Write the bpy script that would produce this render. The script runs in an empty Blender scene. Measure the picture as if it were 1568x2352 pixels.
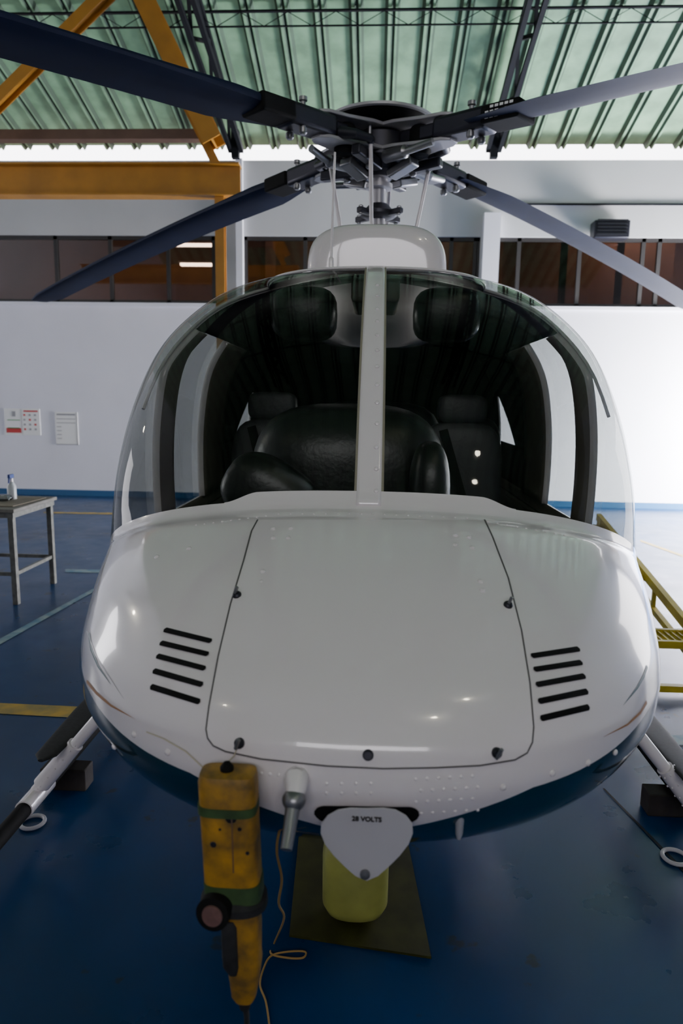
import bpy, bmesh, math, random
from mathutils import Vector, Matrix
from mathutils.bvhtree import BVHTree
random.seed(3)
sc = bpy.context.scene
C = sc.collection
rad = math.radians
V = Vector
# ------------------------------------------------------------------ camera
F = 1568.0
CAM = V((0.015, 0, 1.7))
P, YW, R = rad(9.27), rad(2.75), rad(0.9)
fwd = V((-math.sin(YW)*math.cos(P), math.cos(YW)*math.cos(P), -math.sin(P)))
rt = V((math.cos(YW), math.sin(YW), 0))
up = rt.cross(fwd)
rt2 = rt*math.cos(R) + up*math.sin(R)
up2 = up*math.cos(R) - rt*math.sin(R)
cd = bpy.data.cameras.new('camera')
cam = bpy.data.objects.new('camera', cd); C.objects.link(cam)
cam.matrix_world = Matrix(((rt2.x, up2.x, -fwd.x, CAM.x), (rt2.y, up2.y, -fwd.y, CAM.y), (rt2.z, up2.z, -fwd.z, CAM.z), (0, 0, 0, 1)))
cd.sensor_fit = 'VERTICAL'; cd.sensor_height = 36; cd.lens = 24
cd.clip_start = 0.05; cd.clip_end = 200
cd.dof.use_dof = True; cd.dof.focus_distance = 2.3; cd.dof.aperture_fstop = 3.2
sc.camera = cam

def ray(px, py):
    return (fwd + rt2*((px-784)/F) - up2*((py-1176)/F)).normalized()
def at_y(px, py, Y):
    d = ray(px, py); return CAM + d*(Y/d.y)
def at_z(px, py, Z=0.0):
    d = ray(px, py); return CAM + d*((Z-CAM.z)/d.z)

# ------------------------------------------------------------------ materials
def M(name, col, rough=0.5, metal=0.0, coat=0.0, noise=0.0, nscale=5.0, emis=0.0, bump=0.0, bscale=40, col2=None, spec=0.5):
    m = bpy.data.materials.new(name); m.use_nodes = True
    nt = m.node_tree; b = nt.nodes['Principled BSDF']
    b.inputs['Base Color'].default_value = (*col, 1)
    b.inputs['Roughness'].default_value = rough
    b.inputs['Metallic'].default_value = metal
    b.inputs['Coat Weight'].default_value = coat
    b.inputs['Coat Roughness'].default_value = 0.05
    b.inputs['Specular IOR Level'].default_value = spec
    tc = nt.nodes.new('ShaderNodeTexCoord')
    nz = nt.nodes.new('ShaderNodeTexNoise'); nz.inputs['Scale'].default_value = nscale; nz.inputs['Detail'].default_value = 6
    nt.links.new(tc.outputs['Object'], nz.inputs['Vector'])
    rp = nt.nodes.new('ShaderNodeValToRGB')
    c2 = col2 if col2 else tuple(c*(1-noise) for c in col)
    rp.color_ramp.elements[0].position = 0.35; rp.color_ramp.elements[0].color = (*c2, 1)
    rp.color_ramp.elements[1].position = 0.65; rp.color_ramp.elements[1].color = (*col, 1)
    nt.links.new(nz.outputs['Fac'], rp.inputs['Fac']); nt.links.new(rp.outputs['Color'], b.inputs['Base Color'])
    if emis:
        nt.links.new(rp.outputs['Color'], b.inputs['Emission Color']); b.inputs['Emission Strength'].default_value = emis
    if bump:
        n2 = nt.nodes.new('ShaderNodeTexNoise'); n2.inputs['Scale'].default_value = bscale
        nt.links.new(tc.outputs['Object'], n2.inputs['Vector'])
        bp = nt.nodes.new('ShaderNodeBump'); bp.inputs['Strength'].default_value = bump; bp.inputs['Distance'].default_value = 0.01
        nt.links.new(n2.outputs['Fac'], bp.inputs['Height']); nt.links.new(bp.outputs['Normal'], b.inputs['Normal'])
    return m

def glass_mat(name, tint, refl=1.0, ior=1.45):
    m = bpy.data.materials.new(name); m.use_nodes = True
    nt = m.node_tree; nt.nodes.clear()
    out = nt.nodes.new('ShaderNodeOutputMaterial')
    tr = nt.nodes.new('ShaderNodeBsdfTransparent'); tr.inputs[0].default_value = (*tint, 1)
    gl = nt.nodes.new('ShaderNodeBsdfGlossy'); gl.inputs['Roughness'].default_value = 0.03
    fr = nt.nodes.new('ShaderNodeFresnel'); fr.inputs['IOR'].default_value = ior
    ad = nt.nodes.new('ShaderNodeMath'); ad.operation = 'MULTIPLY'; ad.use_clamp = True; ad.inputs[1].default_value = refl
    mx = nt.nodes.new('ShaderNodeMixShader')
    nt.links.new(fr.outputs[0], ad.inputs[0]); nt.links.new(ad.outputs[0], mx.inputs[0])
    nt.links.new(tr.outputs[0], mx.inputs[1]); nt.links.new(gl.outputs[0], mx.inputs[2]); nt.links.new(mx.outputs[0], out.inputs[0])
    return m

PAINT = {}
def paint_mat():
    # white gloss; dark teal belly where z is under a line in y AND under a line in |x|
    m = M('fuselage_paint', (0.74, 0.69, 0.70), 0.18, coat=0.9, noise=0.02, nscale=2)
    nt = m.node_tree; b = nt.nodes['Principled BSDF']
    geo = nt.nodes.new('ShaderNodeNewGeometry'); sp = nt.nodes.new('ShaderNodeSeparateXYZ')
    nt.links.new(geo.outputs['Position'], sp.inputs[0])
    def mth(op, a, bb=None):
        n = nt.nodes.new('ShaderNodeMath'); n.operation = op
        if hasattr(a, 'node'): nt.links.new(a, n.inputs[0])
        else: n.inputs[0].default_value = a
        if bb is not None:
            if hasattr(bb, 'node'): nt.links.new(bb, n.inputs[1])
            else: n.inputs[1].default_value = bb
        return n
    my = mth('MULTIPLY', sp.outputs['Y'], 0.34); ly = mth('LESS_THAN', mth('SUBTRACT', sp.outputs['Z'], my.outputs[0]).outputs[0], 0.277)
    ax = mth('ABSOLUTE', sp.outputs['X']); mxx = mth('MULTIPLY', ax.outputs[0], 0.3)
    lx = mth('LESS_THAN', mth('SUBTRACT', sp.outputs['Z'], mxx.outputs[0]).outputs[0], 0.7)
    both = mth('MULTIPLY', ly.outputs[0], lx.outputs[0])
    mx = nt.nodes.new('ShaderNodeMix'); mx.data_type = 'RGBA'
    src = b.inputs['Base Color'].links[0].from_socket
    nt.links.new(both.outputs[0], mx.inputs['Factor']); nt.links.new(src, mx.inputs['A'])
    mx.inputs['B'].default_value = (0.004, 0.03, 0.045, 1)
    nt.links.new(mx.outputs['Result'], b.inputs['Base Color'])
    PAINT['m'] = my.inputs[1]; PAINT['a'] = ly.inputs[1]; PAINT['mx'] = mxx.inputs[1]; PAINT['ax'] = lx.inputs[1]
    return m

m_paint = paint_mat()
m_white = M('white_gloss', (0.74, 0.69, 0.70), 0.18, coat=0.8)
m_liner = M('beige_liner', (0.16, 0.145, 0.115), 0.7, noise=0.2)
m_darkliner = M('dark_liner', (0.022, 0.022, 0.021), 0.8, noise=0.2)
m_dark = M('black_leather', (0.008, 0.008, 0.009), 0.35, bump=0.1, bscale=60)
m_seat = M('grey_leather', (0.028, 0.029, 0.033), 0.5, bump=0.15, bscale=60)
m_black = M('matte_black', (0.004, 0.004, 0.004), 0.8, spec=0.2)
m_rubber = M('grip_black', (0.013, 0.013, 0.015), 0.75, noise=0.5, nscale=60)
m_blade = M('blade_paint', (0.010, 0.016, 0.042), 0.55, noise=0.2, nscale=4, spec=0.12)
m_metal = M('grey_metal', (0.25, 0.25, 0.26), 0.35, metal=0.8)
m_dmetal = M('dark_metal', (0.03, 0.03, 0.04), 0.4, metal=0.6)
m_lmetal = M('light_metal', (0.42, 0.41, 0.43), 0.4, metal=0.3)
m_cover = M('cover_grey', (0.42, 0.41, 0.44), 0.45)
m_chrome = M('bright_metal', (0.75, 0.75, 0.75), 0.2, metal=1)
m_cream = M('cream_seal', (0.28, 0.26, 0.19), 0.6)
m_glass = glass_mat('windshield_glass', (0.75, 0.775, 0.745), 0.55, 1.45)
m_yellow = M('crane_yellow', (0.5, 0.22, 0.02), 0.5, noise=0.25, nscale=3)
m_brown = M('brown_primer_steel', (0.14, 0.08, 0.055), 0.6, noise=0.3)
m_tool = M('worn_yellow_plastic', (0.42, 0.215, 0.012), 0.5, nscale=22, col2=(0.13, 0.075, 0.015))
m_tape = M('green_tape', (0.04, 0.085, 0.025), 0.6, noise=0.4, nscale=30)
m_ladder = M('stair_yellow', (0.55, 0.42, 0.012), 0.5, noise=0.3, nscale=10)
m_canister = M('olive_yellow_plastic', (0.33, 0.34, 0.075), 0.4, noise=0.25, nscale=9)
m_mat = M('olive_tray', (0.04, 0.042, 0.006), 0.6, noise=0.5, nscale=10, spec=0.2)
m_wood = M('dark_wood', (0.03, 0.023, 0.02), 0.8, noise=0.5, nscale=15)
m_wall = M('wall_paint', (0.74, 0.74, 0.82), 0.65, noise=0.05, nscale=1.2)
m_wallup = M('upper_wall_paint', (0.52, 0.52, 0.53), 0.7, noise=0.08, nscale=1)
m_frame = M('window_frame_black', (0.02, 0.018, 0.018), 0.5)
m_pane = glass_mat('office_glass', (0.7, 0.6, 0.55), 2.0, 1.5)
m_office = M('office_brown', (0.22, 0.125, 0.09), 0.8, noise=0.4, nscale=0.7)
m_tube = M('lamp_tube', (1, 0.95, 0.85), 0.5, emis=10)
m_steel = M('truss_steel', (0.006, 0.007, 0.010), 0.7, spec=0.2)
m_table = M('table_steel', (0.2, 0.2, 0.18), 0.5, metal=0.4, noise=0.4, nscale=20)
m_tabletop = M('table_top', (0.2, 0.19, 0.17), 0.6, noise=0.4, nscale=8)
m_paper = M('paper', (0.8, 0.8, 0.8), 0.7)
m_red = M('red_print', (0.5, 0.04, 0.04), 0.6)
m_green = M('green_print', (0.05, 0.3, 0.08), 0.6)
m_ink = M('grey_print', (0.3, 0.3, 0.32), 0.6)
m_blue = M('blue_plastic', (0.02, 0.05, 0.22), 0.4)
m_milky = M('milky_plastic', (0.5, 0.53, 0.56), 0.3)
m_clear = glass_mat('clear_plastic', (0.8, 0.85, 0.88), 1.5)
m_cord = M('yellow_cord', (0.32, 0.19, 0.05), 0.7)
m_string = M('cream_string', (0.5, 0.45, 0.33), 0.8)
m_orange = M('orange_stripe', (0.34, 0.16, 0.06), 0.4)
m_teal = M('teal_stripe', (0.01, 0.07, 0.08), 0.4)
m_lineY = M('yellow_floor_paint', (0.45, 0.28, 0.03), 0.5, noise=0.6, nscale=8, col2=(0.2, 0.17, 0.06))
m_lineW = M('worn_white_floor_paint', (0.22, 0.28, 0.28), 0.5, nscale=9, col2=(0.05, 0.14, 0.22))
m_joint = M('floor_joint', (0.003, 0.006, 0.012), 0.8)

def floor_mat():
    m = M('blue_epoxy_floor', (0.001, 0.035, 0.118), 0.28, noise=0.35, nscale=0.9, spec=0.3)
    nt = m.node_tree; b = nt.nodes['Principled BSDF']
    n = nt.nodes.new('ShaderNodeTexNoise'); n.inputs['Scale'].default_value = 5; n.inputs['Detail'].default_value = 8
    tc = nt.nodes.new('ShaderNodeTexCoord'); nt.links.new(tc.outputs['Object'], n.inputs['Vector'])
    mr = nt.nodes.new('ShaderNodeMapRange'); mr.inputs['To Min'].default_value = 0.2; mr.inputs['To Max'].default_value = 0.42
    nt.links.new(n.outputs['Fac'], mr.inputs['Value']); nt.links.new(mr.outputs['Result'], b.inputs['Roughness'])
    n3 = nt.nodes.new('ShaderNodeTexNoise'); n3.inputs['Scale'].default_value = 6; n3.inputs['Detail'].default_value = 4
    nt.links.new(tc.outputs['Object'], n3.inputs['Vector'])
    rp = nt.nodes.new('ShaderNodeValToRGB'); rp.color_ramp.elements[0].position = 0.68; rp.color_ramp.elements[0].color = (0, 0, 0, 1)
    rp.color_ramp.elements[1].position = 0.71; rp.color_ramp.elements[1].color = (.7, .7, .7, 1)
    nt.links.new(n3.outputs['Fac'], rp.inputs['Fac'])
    mx = nt.nodes.new('ShaderNodeMix'); mx.data_type = 'RGBA'
    src = b.inputs['Base Color'].links[0].from_socket
    nt.links.new(rp.outputs['Color'], mx.inputs['Factor']); nt.links.new(src, mx.inputs['A']); mx.inputs['B'].default_value = (0.016, 0.02, 0.018, 1)
    nt.links.new(mx.outputs['Result'], b.inputs['Base Color'])
    return m
m_floor = floor_mat()
m_roof = M('green_fibreglass_roof', (0.20, 0.36, 0.22), 0.6, noise=0.35, nscale=3, emis=0.17)  # faint emission stands in for daylight passing through the translucent sheets
m_rib = M('green_roof_rib_shade', (0.055, 0.10, 0.065), 0.7, noise=0.3, nscale=3)  # darker colour paints in the rib shading that the glowing flats wash out

# ------------------------------------------------------------------ mesh builder
WO = {}
class MB:
    def __init__(s): s.v = []; s.f = []; s.mi = []; s.cur = 0
    def add(s, vs, fs):
        n = len(s.v); s.v += [V(p) for p in vs]
        for f in fs: s.f.append(tuple(i+n for i in f)); s.mi.append(s.cur)
        return s
    def box(s, a, b):
        (x0, y0, z0), (x1, y1, z1) = a, b
        vs = [(x0,y0,z0),(x1,y0,z0),(x1,y1,z0),(x0,y1,z0),(x0,y0,z1),(x1,y0,z1),(x1,y1,z1),(x0,y1,z1)]
        return s.add(vs, [(0,3,2,1),(4,5,6,7),(0,1,5,4),(1,2,6,5),(2,3,7,6),(3,0,4,7)])
    def obox(s, a, b, w, h, u=(0,0,1)):
        a, b = V(a), V(b); d = (b-a).normalized(); u = V(u)
        if abs(d.dot(u)) > 0.98: u = V((0, 1, 0))
        r = d.cross(u).normalized(); u = r.cross(d).normalized()
        vs = []
        for p in (a, b):
            for (i, j) in ((-1,-1),(1,-1),(1,1),(-1,1)): vs.append(p + r*(i*w/2) + u*(j*h/2))
        return s.add(vs, [(0,1,2,3),(7,6,5,4),(0,4,5,1),(1,5,6,2),(2,6,7,3),(3,7,4,0)])
    def ibeam(s, a, b, w, h, t=0.02, u=(0,0,1)):
        a, b = V(a), V(b); d = (b-a).normalized(); u = V(u); r = d.cross(u).normalized(); u = r.cross(d).normalized()
        s.obox(a, b, t, h-2*t, u); s.obox(a+u*(h/2-t/2), b+u*(h/2-t/2), w, t, u); s.obox(a-u*(h/2-t/2), b-u*(h/2-t/2), w, t, u); return s
    def tube(s, pts, r, seg=12, cap=True):
        pts = [V(p) for p in pts]; n = len(pts)
        rr = r if isinstance(r, (list, tuple)) else [r]*n
        vs = []; fs = []; prev = None
        for i, p in enumerate(pts):
            d = (pts[min(i+1, n-1)] - pts[max(i-1, 0)]).normalized()
            if prev is None:
                u = V((0,0,1)) if abs(d.z) < 0.9 else V((1,0,0))
            else: u = prev
            r1 = d.cross(u).normalized(); u = r1.cross(d).normalized(); prev = u
            for k in range(seg):
                a = 2*math.pi*k/seg
                vs.append(p + (r1*math.cos(a) + u*math.sin(a))*rr[i])
        for i in range(n-1):
            for k in range(seg):
                k2 = (k+1) % seg
                fs.append((i*seg+k, i*seg+k2, (i+1)*seg+k2, (i+1)*seg+k))
        if cap: fs.append(tuple(range(seg))[::-1]); fs.append(tuple((n-1)*seg+k for k in range(seg)))
        return s.add(vs, fs)
    def lathe(s, c, prof, seg=32, axis=(0,0,1)):
        ax = V(axis).normalized(); u = V((1,0,0)) if abs(ax.x) < 0.9 else V((0,1,0))
        u = (u - ax*u.dot(ax)).normalized(); w = ax.cross(u); c = V(c); vs = []; fs = []; n = len(prof)
        for (r, z) in prof:
            for k in range(seg):
                a = 2*math.pi*k/seg; vs.append(c + ax*z + (u*math.cos(a) + w*math.sin(a))*max(r, 1e-4))
        for i in range(n-1):
            for k in range(seg):
                k2 = (k+1) % seg; fs.append((i*seg+k, i*seg+k2, (i+1)*seg+k2, (i+1)*seg+k))
        fs.append(tuple(range(seg))[::-1]); fs.append(tuple((n-1)*seg+k for k in range(seg)))
        return s.add(vs, fs)
    def loft(s, secs, seg=28):
        vs = []; fs = []; m = len(secs)
        for sec in secs:
            c, rx, ry, n = sec[:4]; c = V(c)
            for k in range(seg):
                a = 2*math.pi*k/seg; ca, sa = math.cos(a), math.sin(a)
                vs.append(c + V((math.copysign(abs(ca)**(2/n), ca)*rx, math.copysign(abs(sa)**(2/n), sa)*ry, 0)))
        for i in range(m-1):
            for k in range(seg):
                k2 = (k+1) % seg; fs.append((i*seg+k, i*seg+k2, (i+1)*seg+k2, (i+1)*seg+k))
        fs.append(tuple(range(seg))[::-1]); fs.append(tuple((m-1)*seg+k for k in range(seg)))
        return s.add(vs, fs)
    def loftY(s, secs, seg=36):
        vs = []; fs = []; m = len(secs)
        for (y, cx, cz, rx, rz, n) in secs:
            for k in range(seg):
                a = 2*math.pi*k/seg; ca, sa = math.cos(a), math.sin(a)
                vs.append(V((cx+math.copysign(abs(ca)**(2/n), ca)*rx, y, cz+math.copysign(abs(sa)**(2/n), sa)*rz)))
        for i in range(m-1):
            for k in range(seg):
                k2 = (k+1) % seg; fs.append((i*seg+k, i*seg+k2, (i+1)*seg+k2, (i+1)*seg+k))
        fs.append(tuple(range(seg))); fs.append(tuple((m-1)*seg+k for k in range(seg))[::-1])
        return s.add(vs, fs)
    def prism(s, poly, d):
        n = len(poly); poly = [V(p) for p in poly]; d = V(d)
        vs = poly + [p+d for p in poly]
        fs = [tuple(range(n))[::-1], tuple(range(n, 2*n))] + [(i, (i+1) % n, (i+1) % n+n, i+n) for i in range(n)]
        return s.add(vs, fs)
    def ball(s, c, rx, ry, rz, a=12, b=8, n=2.0):
        c = V(c); vs = []; fs = []
        for i in range(b+1):
            th = math.pi*i/b - math.pi/2
            for k in range(a):
                ph = 2*math.pi*k/a
                f = lambda q: math.copysign(abs(q)**(2/n), q)
                vs.append(c + V((rx*f(math.cos(ph))*f(math.cos(th)), ry*f(math.sin(ph))*f(math.cos(th)), rz*f(math.sin(th)))))
        for i in range(b):
            for k in range(a):
                k2 = (k+1) % a; fs.append((i*a+k, i*a+k2, (i+1)*a+k2, (i+1)*a+k))
        return s.add(vs, fs)
    def grid(s, fn, nu, nv, flip=False):
        vs = [fn(i/nu, j/nv) for j in range(nv+1) for i in range(nu+1)]; fs = []
        for j in range(nv):
            for i in range(nu):
                q = (j*(nu+1)+i, j*(nu+1)+i+1, (j+1)*(nu+1)+i+1, (j+1)*(nu+1)+i)
                fs.append(q[::-1] if flip else q)
        return s.add(vs, fs)
    def build(s, name, mats, parent=None, smooth=True, bevel=0, solid=0, angle=35, fix=True):
        if not isinstance(mats, (list, tuple)): mats = [mats]
        if parent is not None: org = WO[parent.name]
        else:
            xs = [p.x for p in s.v]; ys = [p.y for p in s.v]; zs = [p.z for p in s.v]
            org = V(((min(xs)+max(xs))/2, (min(ys)+max(ys))/2, min(zs)))
        me = bpy.data.meshes.new(name)
        me.from_pydata([p-org for p in s.v], [], s.f)
        for m in mats: me.materials.append(m)
        for p, i in zip(me.polygons, s.mi): p.material_index = i
        if fix:
            bm = bmesh.new(); bm.from_mesh(me); bmesh.ops.recalc_face_normals(bm, faces=bm.faces); bm.to_mesh(me); bm.free()
        if smooth:
            me.polygons.foreach_set('use_smooth', [True]*len(me.polygons))
            try: me.set_sharp_from_angle(angle=rad(angle))
            except Exception: pass
        o = bpy.data.objects.new(name, me); C.objects.link(o)
        if parent is not None: o.parent = parent; WO[o.name] = org
        else: o.location = org; WO[o.name] = org
        if solid:
            md = o.modifiers.new('s', 'SOLIDIFY'); md.thickness = solid; md.offset = -1; md.material_offset = 1 if len(mats) > 1 else 0
        if bevel:
            md = o.modifiers.new('b', 'BEVEL'); md.width = bevel; md.segments = 3; md.limit_method = 'ANGLE'
        return o
def tag(o, label, cat, group=None, kind=None):
    o['label'] = label; o['category'] = cat
    if group: o['group'] = group
    return o
def struct(o): o['kind'] = 'structure'; return o
def thing(name, loc, label, cat, group=None):
    o = bpy.data.objects.new(name, None); C.objects.link(o); o.location = loc; o.empty_display_size = 0.2
    WO[o.name] = V(loc); return tag(o, label, cat, group)

# ================================================================== SETTING
WY = 11.5
zb, zt, ze, zr = 3.24, 4.30, 5.44, 5.80
XL, XR = -9.0, 9.0
struct(MB().box((XL, -8, -0.1), (XR, WY+0.3, 0)).build('floor', m_floor, smooth=False))
def wx(px, py=620): return at_y(px, py, WY).x
w = [(-8.6, wx(515)), (wx(560), wx(1100)), (wx(1137), 8.6)]
b = MB(); b.box((XL, WY, 0), (XR, WY+0.2, zb))
b2 = MB(); b2.box((XL, WY, zt), (XR, WY+0.2, ze))
edges = [XL] + [q for p in w for q in p] + [XR]
for i in range(0, len(edges), 2): b2.box((edges[i], WY, zb), (edges[i+1], WY+0.2, zt))
struct(b.build('wall_back', m_wall, smooth=False)); struct(b2.build('wall_back_upper', m_wallup, smooth=False))
struct(MB().box((XL, WY-0.04, zb-0.05), (XR, WY, zb)).build('trim_1', m_wall, smooth=False))
struct(MB().box((wx(1165), WY-0.03, at_y(1400, 470, WY).z-0.012), (XR, WY, at_y(1400, 470, WY).z+0.012)).build('trim_2', m_steel, smooth=False))
struct(MB().box((XL, WY-0.015, 0), (XR, WY, 0.10)).build('baseboard_back', M('blue_skirting', (0.015, 0.09, 0.22), 0.5), smooth=False))
struct(MB().box((wx(1103), WY-0.18, zb-0.02), (wx(1140), WY, at_y(1120, 495, WY).z)).build('trim_3', m_wall, smooth=False))
struct(MB().box((wx(545), WY-0.1, zb-0.02), (wx(560), WY, ze)).build('trim_4', m_wall, smooth=False))
divs = [[128, 253, 385, 490], [700, 850, 1035, 1090], [1190, 1330, 1475, 1512]]
for n, ((x0, x1), dv) in enumerate(zip(w, divs)):
    fr = MB()
    fr.box((x0, WY+0.03, zb), (x1, WY+0.09, zb+0.05)); fr.box((x0, WY+0.03, zt-0.06), (x1, WY+0.09, zt))
    fr.box((x0, WY+0.03, zb), (x0+0.05, WY+0.09, zt)); fr.box((x1-0.05, WY+0.03, zb), (x1, WY+0.09, zt))
    for d in dv: fr.box((wx(d)-0.03, WY+0.03, zb), (wx(d)+0.03, WY+0.09, zt))
    f = struct(fr.build('window_%d' % (n+1), m_frame, smooth=False))
    MB().box((x0, WY+0.055, zb), (x1, WY+0.062, zt)).build('pane', m_pane, f, smooth=False)
o = MB(); o.box((XL, WY+3, 2.6), (XR, WY+3.1, 5.4)); o.box((XL, WY+0.2, 5.3), (XR, WY+3, 5.4)); o.box((XL, WY+0.2, 2.6), (XR, WY+3, 2.7))
for x in (XL, -1.95, 2.0, XR-0.1): o.box((x, WY+0.2, 2.6), (x+0.08, WY+3, 5.4))
struct(o.build('wall_office', m_office, smooth=False))
for k, (pa, pb) in enumerate(((565, 690), (1030, 1092), (1195, 1325), (1335, 1470), (1480, 1600))):
    struct(MB().box((wx(pa), WY+1.4, zb-.2), (wx(pb)+.2, WY+1.42, zt+.4)).build('trim_%d' % (20+k), m_office, smooth=False))
for (a, c_, py) in ((392, 488, 563), (415, 488, 608)):
    pa, pb = at_y(a, py, WY+1.6), at_y(c_, py, WY+1.6)
    t = thing('office_light', (pa.x, pa.y, pa.z), '%s of two fluorescent ceiling lights seen behind the left window' % ('upper' if py == 563 else 'lower'), 'light')
    MB().box((pa.x, pa.y-0.05, pa.z-0.02), (pb.x, pa.y+0.05, pa.z+0.02)).build('diffuser', m_tube, t, bevel=0.005)
    MB().box((pa.x-0.02, pa.y-0.07, pa.z+0.02), (pb.x+0.02, pa.y+0.07, pa.z+0.05)).build('housing', m_white, t)
struct(MB().box((XL-0.2, -8, 0), (XL, WY+0.3, 10)).build('wall_left', m_wall, smooth=False))
b = MB(); b.box((XR, -8, 0), (XR+0.2, 7, 10)); b.box((XR, 7, 4.2), (XR+0.2, WY+0.3, 10)); b.box((XR, 11.3, 0), (XR+0.2, WY+0.3, 4.2))
struct(b.build('wall_right', m_wall, smooth=False))
struct(MB().box((XL, -8.2, 0), (XR, -8, 10)).build('wall_front', m_wallup, smooth=False))
# roof
SL = 0.31
def roofz(y): return zr + (WY+0.4-y)*SL if y > 0.5 else zr + (WY-0.1)*SL - (0.5-y)*SL
x = XL; per = 0.46
b = MB()
ys = [WY+0.4, 0.5, -8.2]
while x < XR:
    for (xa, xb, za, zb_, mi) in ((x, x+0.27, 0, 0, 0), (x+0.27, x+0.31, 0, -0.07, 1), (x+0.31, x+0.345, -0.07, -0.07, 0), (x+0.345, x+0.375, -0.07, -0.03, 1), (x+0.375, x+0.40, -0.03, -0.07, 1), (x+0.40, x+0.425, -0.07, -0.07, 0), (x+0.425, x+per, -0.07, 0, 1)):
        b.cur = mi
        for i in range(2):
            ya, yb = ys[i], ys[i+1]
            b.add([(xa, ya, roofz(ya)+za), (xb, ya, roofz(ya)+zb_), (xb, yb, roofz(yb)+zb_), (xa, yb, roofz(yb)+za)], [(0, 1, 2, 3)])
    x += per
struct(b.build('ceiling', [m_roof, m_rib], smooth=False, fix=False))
def truss(x, which):
    t = thing('roof_truss', (x, 6, roofz(11)-1.2), 'dark steel roof truss rising from the back wall %s of the rotor' % which, 'truss')
    def zlo(y): return roofz(y)-0.38-(WY-y)*0.08
    for sx_ in (-.09, .09):
        MB().obox((x+sx_, WY-0.1, zlo(WY)), (x+sx_, 1.5, zlo(1.5)), 0.06, 0.07).build('bottom_chord', m_steel, t, smooth=False)
    MB().obox((x, WY-0.1, roofz(WY)-0.14), (x, 1.5, roofz(1.5)-0.14), 0.09, 0.07).build('top_chord', m_steel, t, smooth=False)
    yy = WY-0.15; k = 0
    while yy > 2.2:
        y2 = yy-0.55
        za, zc = (zlo(yy), roofz(y2)-0.18) if k % 2 == 0 else (roofz(yy)-0.18, zlo(y2))
        MB().obox((x-(.09 if k % 2 == 0 else 0), yy, za), (x-(0 if k % 2 == 0 else .09), y2, zc), 0.045, 0.045).build('web_brace', m_steel, t, smooth=False)
        MB().obox((x+(.09 if k % 2 == 0 else 0), yy, za), (x+(0 if k % 2 == 0 else .09), y2, zc), 0.045, 0.045).build('web_brace', m_steel, t, smooth=False)
        yy = y2; k += 1
    MB().box((x-0.06, WY-0.2, ze-0.02), (x+0.06, WY-0.08, roofz(WY)-0.1)).build('post', m_steel, t, smooth=False)
truss(wx(545, 350), 'left'); truss(wx(1130, 360), 'right')
for k, y in enumerate((9.35, 7.6, 5.6, 3.6)):
    t = thing('purlin', (0, y, roofz(y)-0.4), ['lattice roof purlin nearest the back wall', 'lattice roof purlin second from the back wall', 'lattice roof purlin above the rotor', 'lattice roof purlin above the camera'][k], 'purlin')
    MB().box((XL, y-0.02, roofz(y)-0.12), (XR, y+0.02, roofz(y)-0.10)).build('top_bar', m_steel, t, smooth=False)
    MB().box((XL, y-0.01, roofz(y)-0.29), (XR, y+0.01, roofz(y)-0.275)).build('bottom_bar', m_steel, t, smooth=False)
    q = MB(); xx = XL; s_ = 0
    while xx < XR-0.3:
        q.obox((xx, y, roofz(y)-(0.28 if s_ else 0.12)), (xx+0.3, y, roofz(y)-(0.12 if s_ else 0.28)), 0.007, 0.007); xx += 0.3; s_ = 1-s_
    q.build('lattice', m_steel, t, smooth=False)

# gantry crane
GY = 8.5
def gp(px, py, y=GY): return at_y(px, py, y)
pc = gp(506, 500)
t = thing('gantry_crane', (pc.x, GY, 0), 'yellow steel gantry crane standing behind the left rotor blades', 'crane')
a, b_ = gp(-120, 411), gp(552, 416)
MB().ibeam((a.x-1, GY, b_.z), (b_.x, GY, b_.z), 0.2, 0.36, 0.02).build('girder', m_yellow, t, smooth=False)
MB().ibeam((pc.x, GY, 0), (pc.x, GY, b_.z-0.18), 0.11, 0.11, 0.015, (0, 1, 0)).build('column', m_yellow, t, smooth=False)
p1, p2 = gp(318, -30, 8.45), gp(492, 330, 8.45)
MB().ibeam(p1, p2, 0.22, 0.30, 0.02, (0, 1, 0)).build('brace', m_yellow, t, smooth=False)
p1, p2 = gp(425, 235, 8.6), gp(500, 385, 8.6)
MB().obox(p1, p2, 0.1, 0.1).build('brace', m_yellow, t, smooth=False)
p1, p2 = gp(262, -30, 8.3), gp(-60, 290, 8.3)
MB().ibeam(p1, p2, 0.12, 0.16, 0.015, (0, 1, 0)).build('brace', m_yellow, t, smooth=False)
p1, p2 = gp(-150, 306, 8.7), gp(462, 312, 8.7)
MB().obox((p1.x, 8.7, p2.z), p2, 0.14, 0.11).build('tie_beam', m_brown, t, smooth=False)

p = at_y(1362, 508, WY-0.2); q = at_y(1440, 550, WY-0.2)
t = thing('wall_unit', ((p.x+q.x)/2, WY-0.15, q.z), 'dark louvred box unit fixed high on the wall above the right windows', 'vent unit')
MB().box((p.x, WY-0.3, q.z), (q.x, WY-0.05, p.z)).build('housing', m_dmetal, t, bevel=0.02)
MB().box((p.x+0.1, WY-0.06, q.z+0.1), (q.x-0.1, WY, p.z-0.1)).build('bracket', m_steel, t)
lv = MB()
for k in range(5): lv.box((p.x+0.04, WY-0.315, q.z+0.05+k*0.05), (q.x-0.04, WY-0.3, q.z+0.07+k*0.05))
lv.build('louvre', m_steel, t, smooth=False)

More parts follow.
